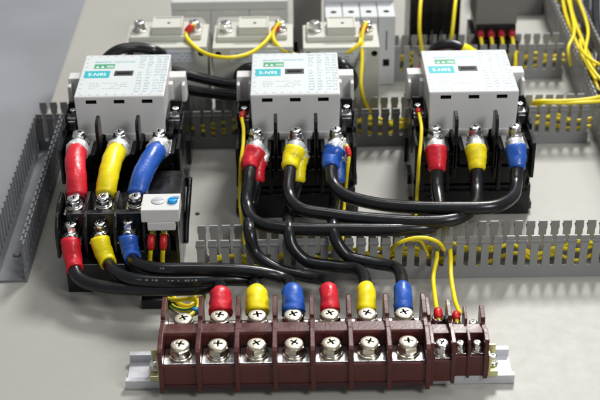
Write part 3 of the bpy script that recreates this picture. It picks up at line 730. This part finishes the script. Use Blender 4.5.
for k in range(4):
    x = w * (k + .5) / 4
    MB().lathe([(3.4, -7), (3.6, -5), (3.6, 2), (2.6, 3)], c=(x, -4, 42), n=16, m='redterm', axis='y').build('red_terminal', t)
    p = Vector((q0.x + x, q0.y - 10, 40))
    wire('short yellow wire under red terminal %s of the warm grey relay' % ('far left', 'second from left', 'third from left', 'far right')[k], [p, p + Vector((.4, -8, -5)), p + Vector((.4 * k, -22, -14)), p + Vector((-.6, -32, -30))], r=2.0, group='yellow wires under the warm grey relay')
# white strip and dark gear at the very back
q0, q1 = P(516, 10, 20), P(548, 10, 20)
t = MB().box(q0.x, q1.x, q0.y + 30, q0.y + 60, .3, 22, 'midgrey').box(q0.x - 40, q1.x - 5, q0.y + 60, q0.y + 90, .3, 40, 'midgrey')
tag(t.build('rear_strip', bevel=1), 'grey strip at the top edge right of the warm grey relay', 'strip')
# ------------------------------------------------------------------ yellow wires lying in the ducts
rw = random.Random(5)
def duct_wire(x0, x1, yc, W, label, group, zc=18, amp=4, r=1.7, along='x', m='ywire'):
    n = int(abs(x1 - x0) // 18) + 2; pts = []
    for k in range(n):
        s = x0 + (x1 - x0) * k / (n - 1)
        l = yc + rw.uniform(-W, W); z = max(4.5, min(33, zc + rw.uniform(-amp, amp)))
        pts.append(Vector((s, l, z)) if along == 'x' else Vector((l, s, z)))
    return wire(label, pts, r=r, group=group, m=m, step=3.0)
for k in range(3): duct_wire(-80 + rw.uniform(0, 12) + (90 if k > 1 else 0), 280, 10 + k % 3 * 2.6, 4, 'yellow wire lying inside the lower duct', 'yellow wires inside the lower duct', 12 + k * 4, 7)
for k in range(4): duct_wire(-120 + rw.uniform(0, 60), 282, 233 + k % 3 * 3, 2.4, 'yellow wire lying inside the middle duct', 'yellow wires inside the middle duct', 12 + k * 3.4, 6)
for k in range(3): duct_wire(86 + rw.uniform(0, 12), 282, 373 + k % 3 * 3, 2.6, 'yellow wire lying inside the top duct', 'yellow wires inside the top duct', 13 + k * 4, 7)
for k in range(5): duct_wire(-50, 640, 301 + rw.uniform(-7, 7), 4, 'yellow wire lying inside the right-hand duct', 'yellow wires inside the right-hand duct', 10 + k * 2.5, 5, along='y')
wire('yellow wire lying across the teeth of the middle duct at the right', [P(532, 107, 30), P(536, 101.5, 42), P(560, 101, 43), P(585, 99.5, 43.5), P(604, 96, 44), P(620, 90, 36)], r=1.9)
wire('second yellow wire crossing the middle duct at the right', [P(531, 110, 26), P(540, 103.5, 40), P(565, 103, 41.5), P(590, 102, 42), P(615, 100, 40)], r=1.7)
for k in range(2):
    u = 562 + k * 7
    wire('yellow wire rising out of the right-hand duct at the top corner', [P(u, -8, 22), P(u + 3, 12, 32), P(u + 10, 32, 34), P(u + 20, 55, 30), P(u + 34, 80, 28)], r=1.9, group='yellow wires rising from the right-hand duct')
cable('dark cable trailing outside the right panel edge', [P(612, 110, -10), P(598, 78, 10), P(590, 45, 20), P(586, 10, 20), P(588, -20, 10)], 4.5, (None, None), 'dark cables added beyond the right duct')  # cables added to darken the corner beyond the right duct
cable('second dark cable trailing beyond the right duct', [P(622, 100, 0), P(606, 60, 14), P(597, 30, 18), P(596, -20, 12)], 5.5, (None, None), 'dark cables added beyond the right duct')
for k in range(3):
    duct_wire(-30, 640, 303 + 5 * (k - 1), 4, 'dark wire added among the yellow wires of the right-hand duct', 'dark wires added to shade the right-hand duct', 22 + 3 * k, 5, along='y', m='jacket')  # added dark wires stand for the shade over the yellow ones
for k, q in enumerate(([(566, -8, 30), (572, 16, 44), (574, 34, 46), (568, 50, 40), (571, 66, 24)], [(576, -8, 36), (588, 30, 48), (586, 56, 50), (596, 74, 48), (612, 90, 44)], [(580, 40, 40), (583, 52, 50), (595, 62, 52), (612, 70, 46)])):
    wire('loose yellow wire spilling over the top corner of the right-hand duct', [P(*w_) for w_ in q], r=1.6, group='loose yellow wires over the right-hand duct')
# small panel screws
for (u, v, lb) in ((17, 255, 'small dark screw in the bottom of the left duct'), (197.5, 214, 'small dark screw in the panel right of the relay')):
    p = P(u, v, 2 if u < 50 else 0)
    t = thing('panel_screw', lb, 'screw', (p.x, p.y, 2.0 if u < 50 else 0.1))
    MB().lathe([(2.0, 0), (2.0, .4), (1.5, .9), (.2, 1.1)] if u > 50 else [(3.4, 0), (3.4, .8), (2.6, 1.8), (.2, 2.2)], n=20, m='darkhole' if u > 50 else 'midgrey').build('screw_head', t)
# ------------------------------------------------------------------ camera, light
cam = bpy.data.cameras.new('camera'); co = bpy.data.objects.new('camera', cam); COL.objects.link(co); SC.camera = co
co.matrix_world = Matrix.Translation((0, CAMY * S, CAMH * S)) @ Matrix.Rotation(R(90) - TH, 4, 'X') @ Matrix.Rotation(ROLL, 4, 'Z')
cam.sensor_width = 36; cam.lens = FPX / 600 * 36; cam.clip_start = 0.02; cam.clip_end = 50
cam.dof.use_dof = True; cam.dof.focus_distance = 1.02; cam.dof.aperture_fstop = 9; cam.dof.aperture_blades = 7
def area(name, loc, target, size, power, col=(1, 1, 1), sy=None):
    l = bpy.data.lights.new(name, 'AREA'); l.energy = power; l.color = col; l.size = size
    if sy: l.shape = 'RECTANGLE'; l.size_y = sy
    o = bpy.data.objects.new(name, l); COL.objects.link(o); o.location = loc
    o.rotation_euler = (Vector(target) - Vector(loc)).to_track_quat('-Z', 'Y').to_euler(); return o
area('key_lamp', (0.55, 1.55, 1.75), (0.1, 0.0, 0), 0.5, 54, (1.0, 0.985, 0.96), sy=.5)
area('front_lamp', (0.85, -0.8, 1.15), (0.12, 0.05, 0), 0.45, 12, (0.98, 0.99, 1.0))
area('ceiling_lamp', (0.1, 0.3, 2.2), (0.05, 0.0, 0), 1.2, 10, (1, 1, 1), sy=.3)
W = bpy.data.worlds.new('World'); SC.world = W; W.use_nodes = True
W.node_tree.nodes['Background'].inputs[0].default_value = (0.94, 0.965, 1.0, 1); W.node_tree.nodes['Background'].inputs[1].default_value = 0.25
SC.view_settings.view_transform = 'Standard'; SC.view_settings.look = 'None'; SC.view_settings.exposure = 0; SC.view_settings.gamma = 1
SC.cycles.use_denoising = True
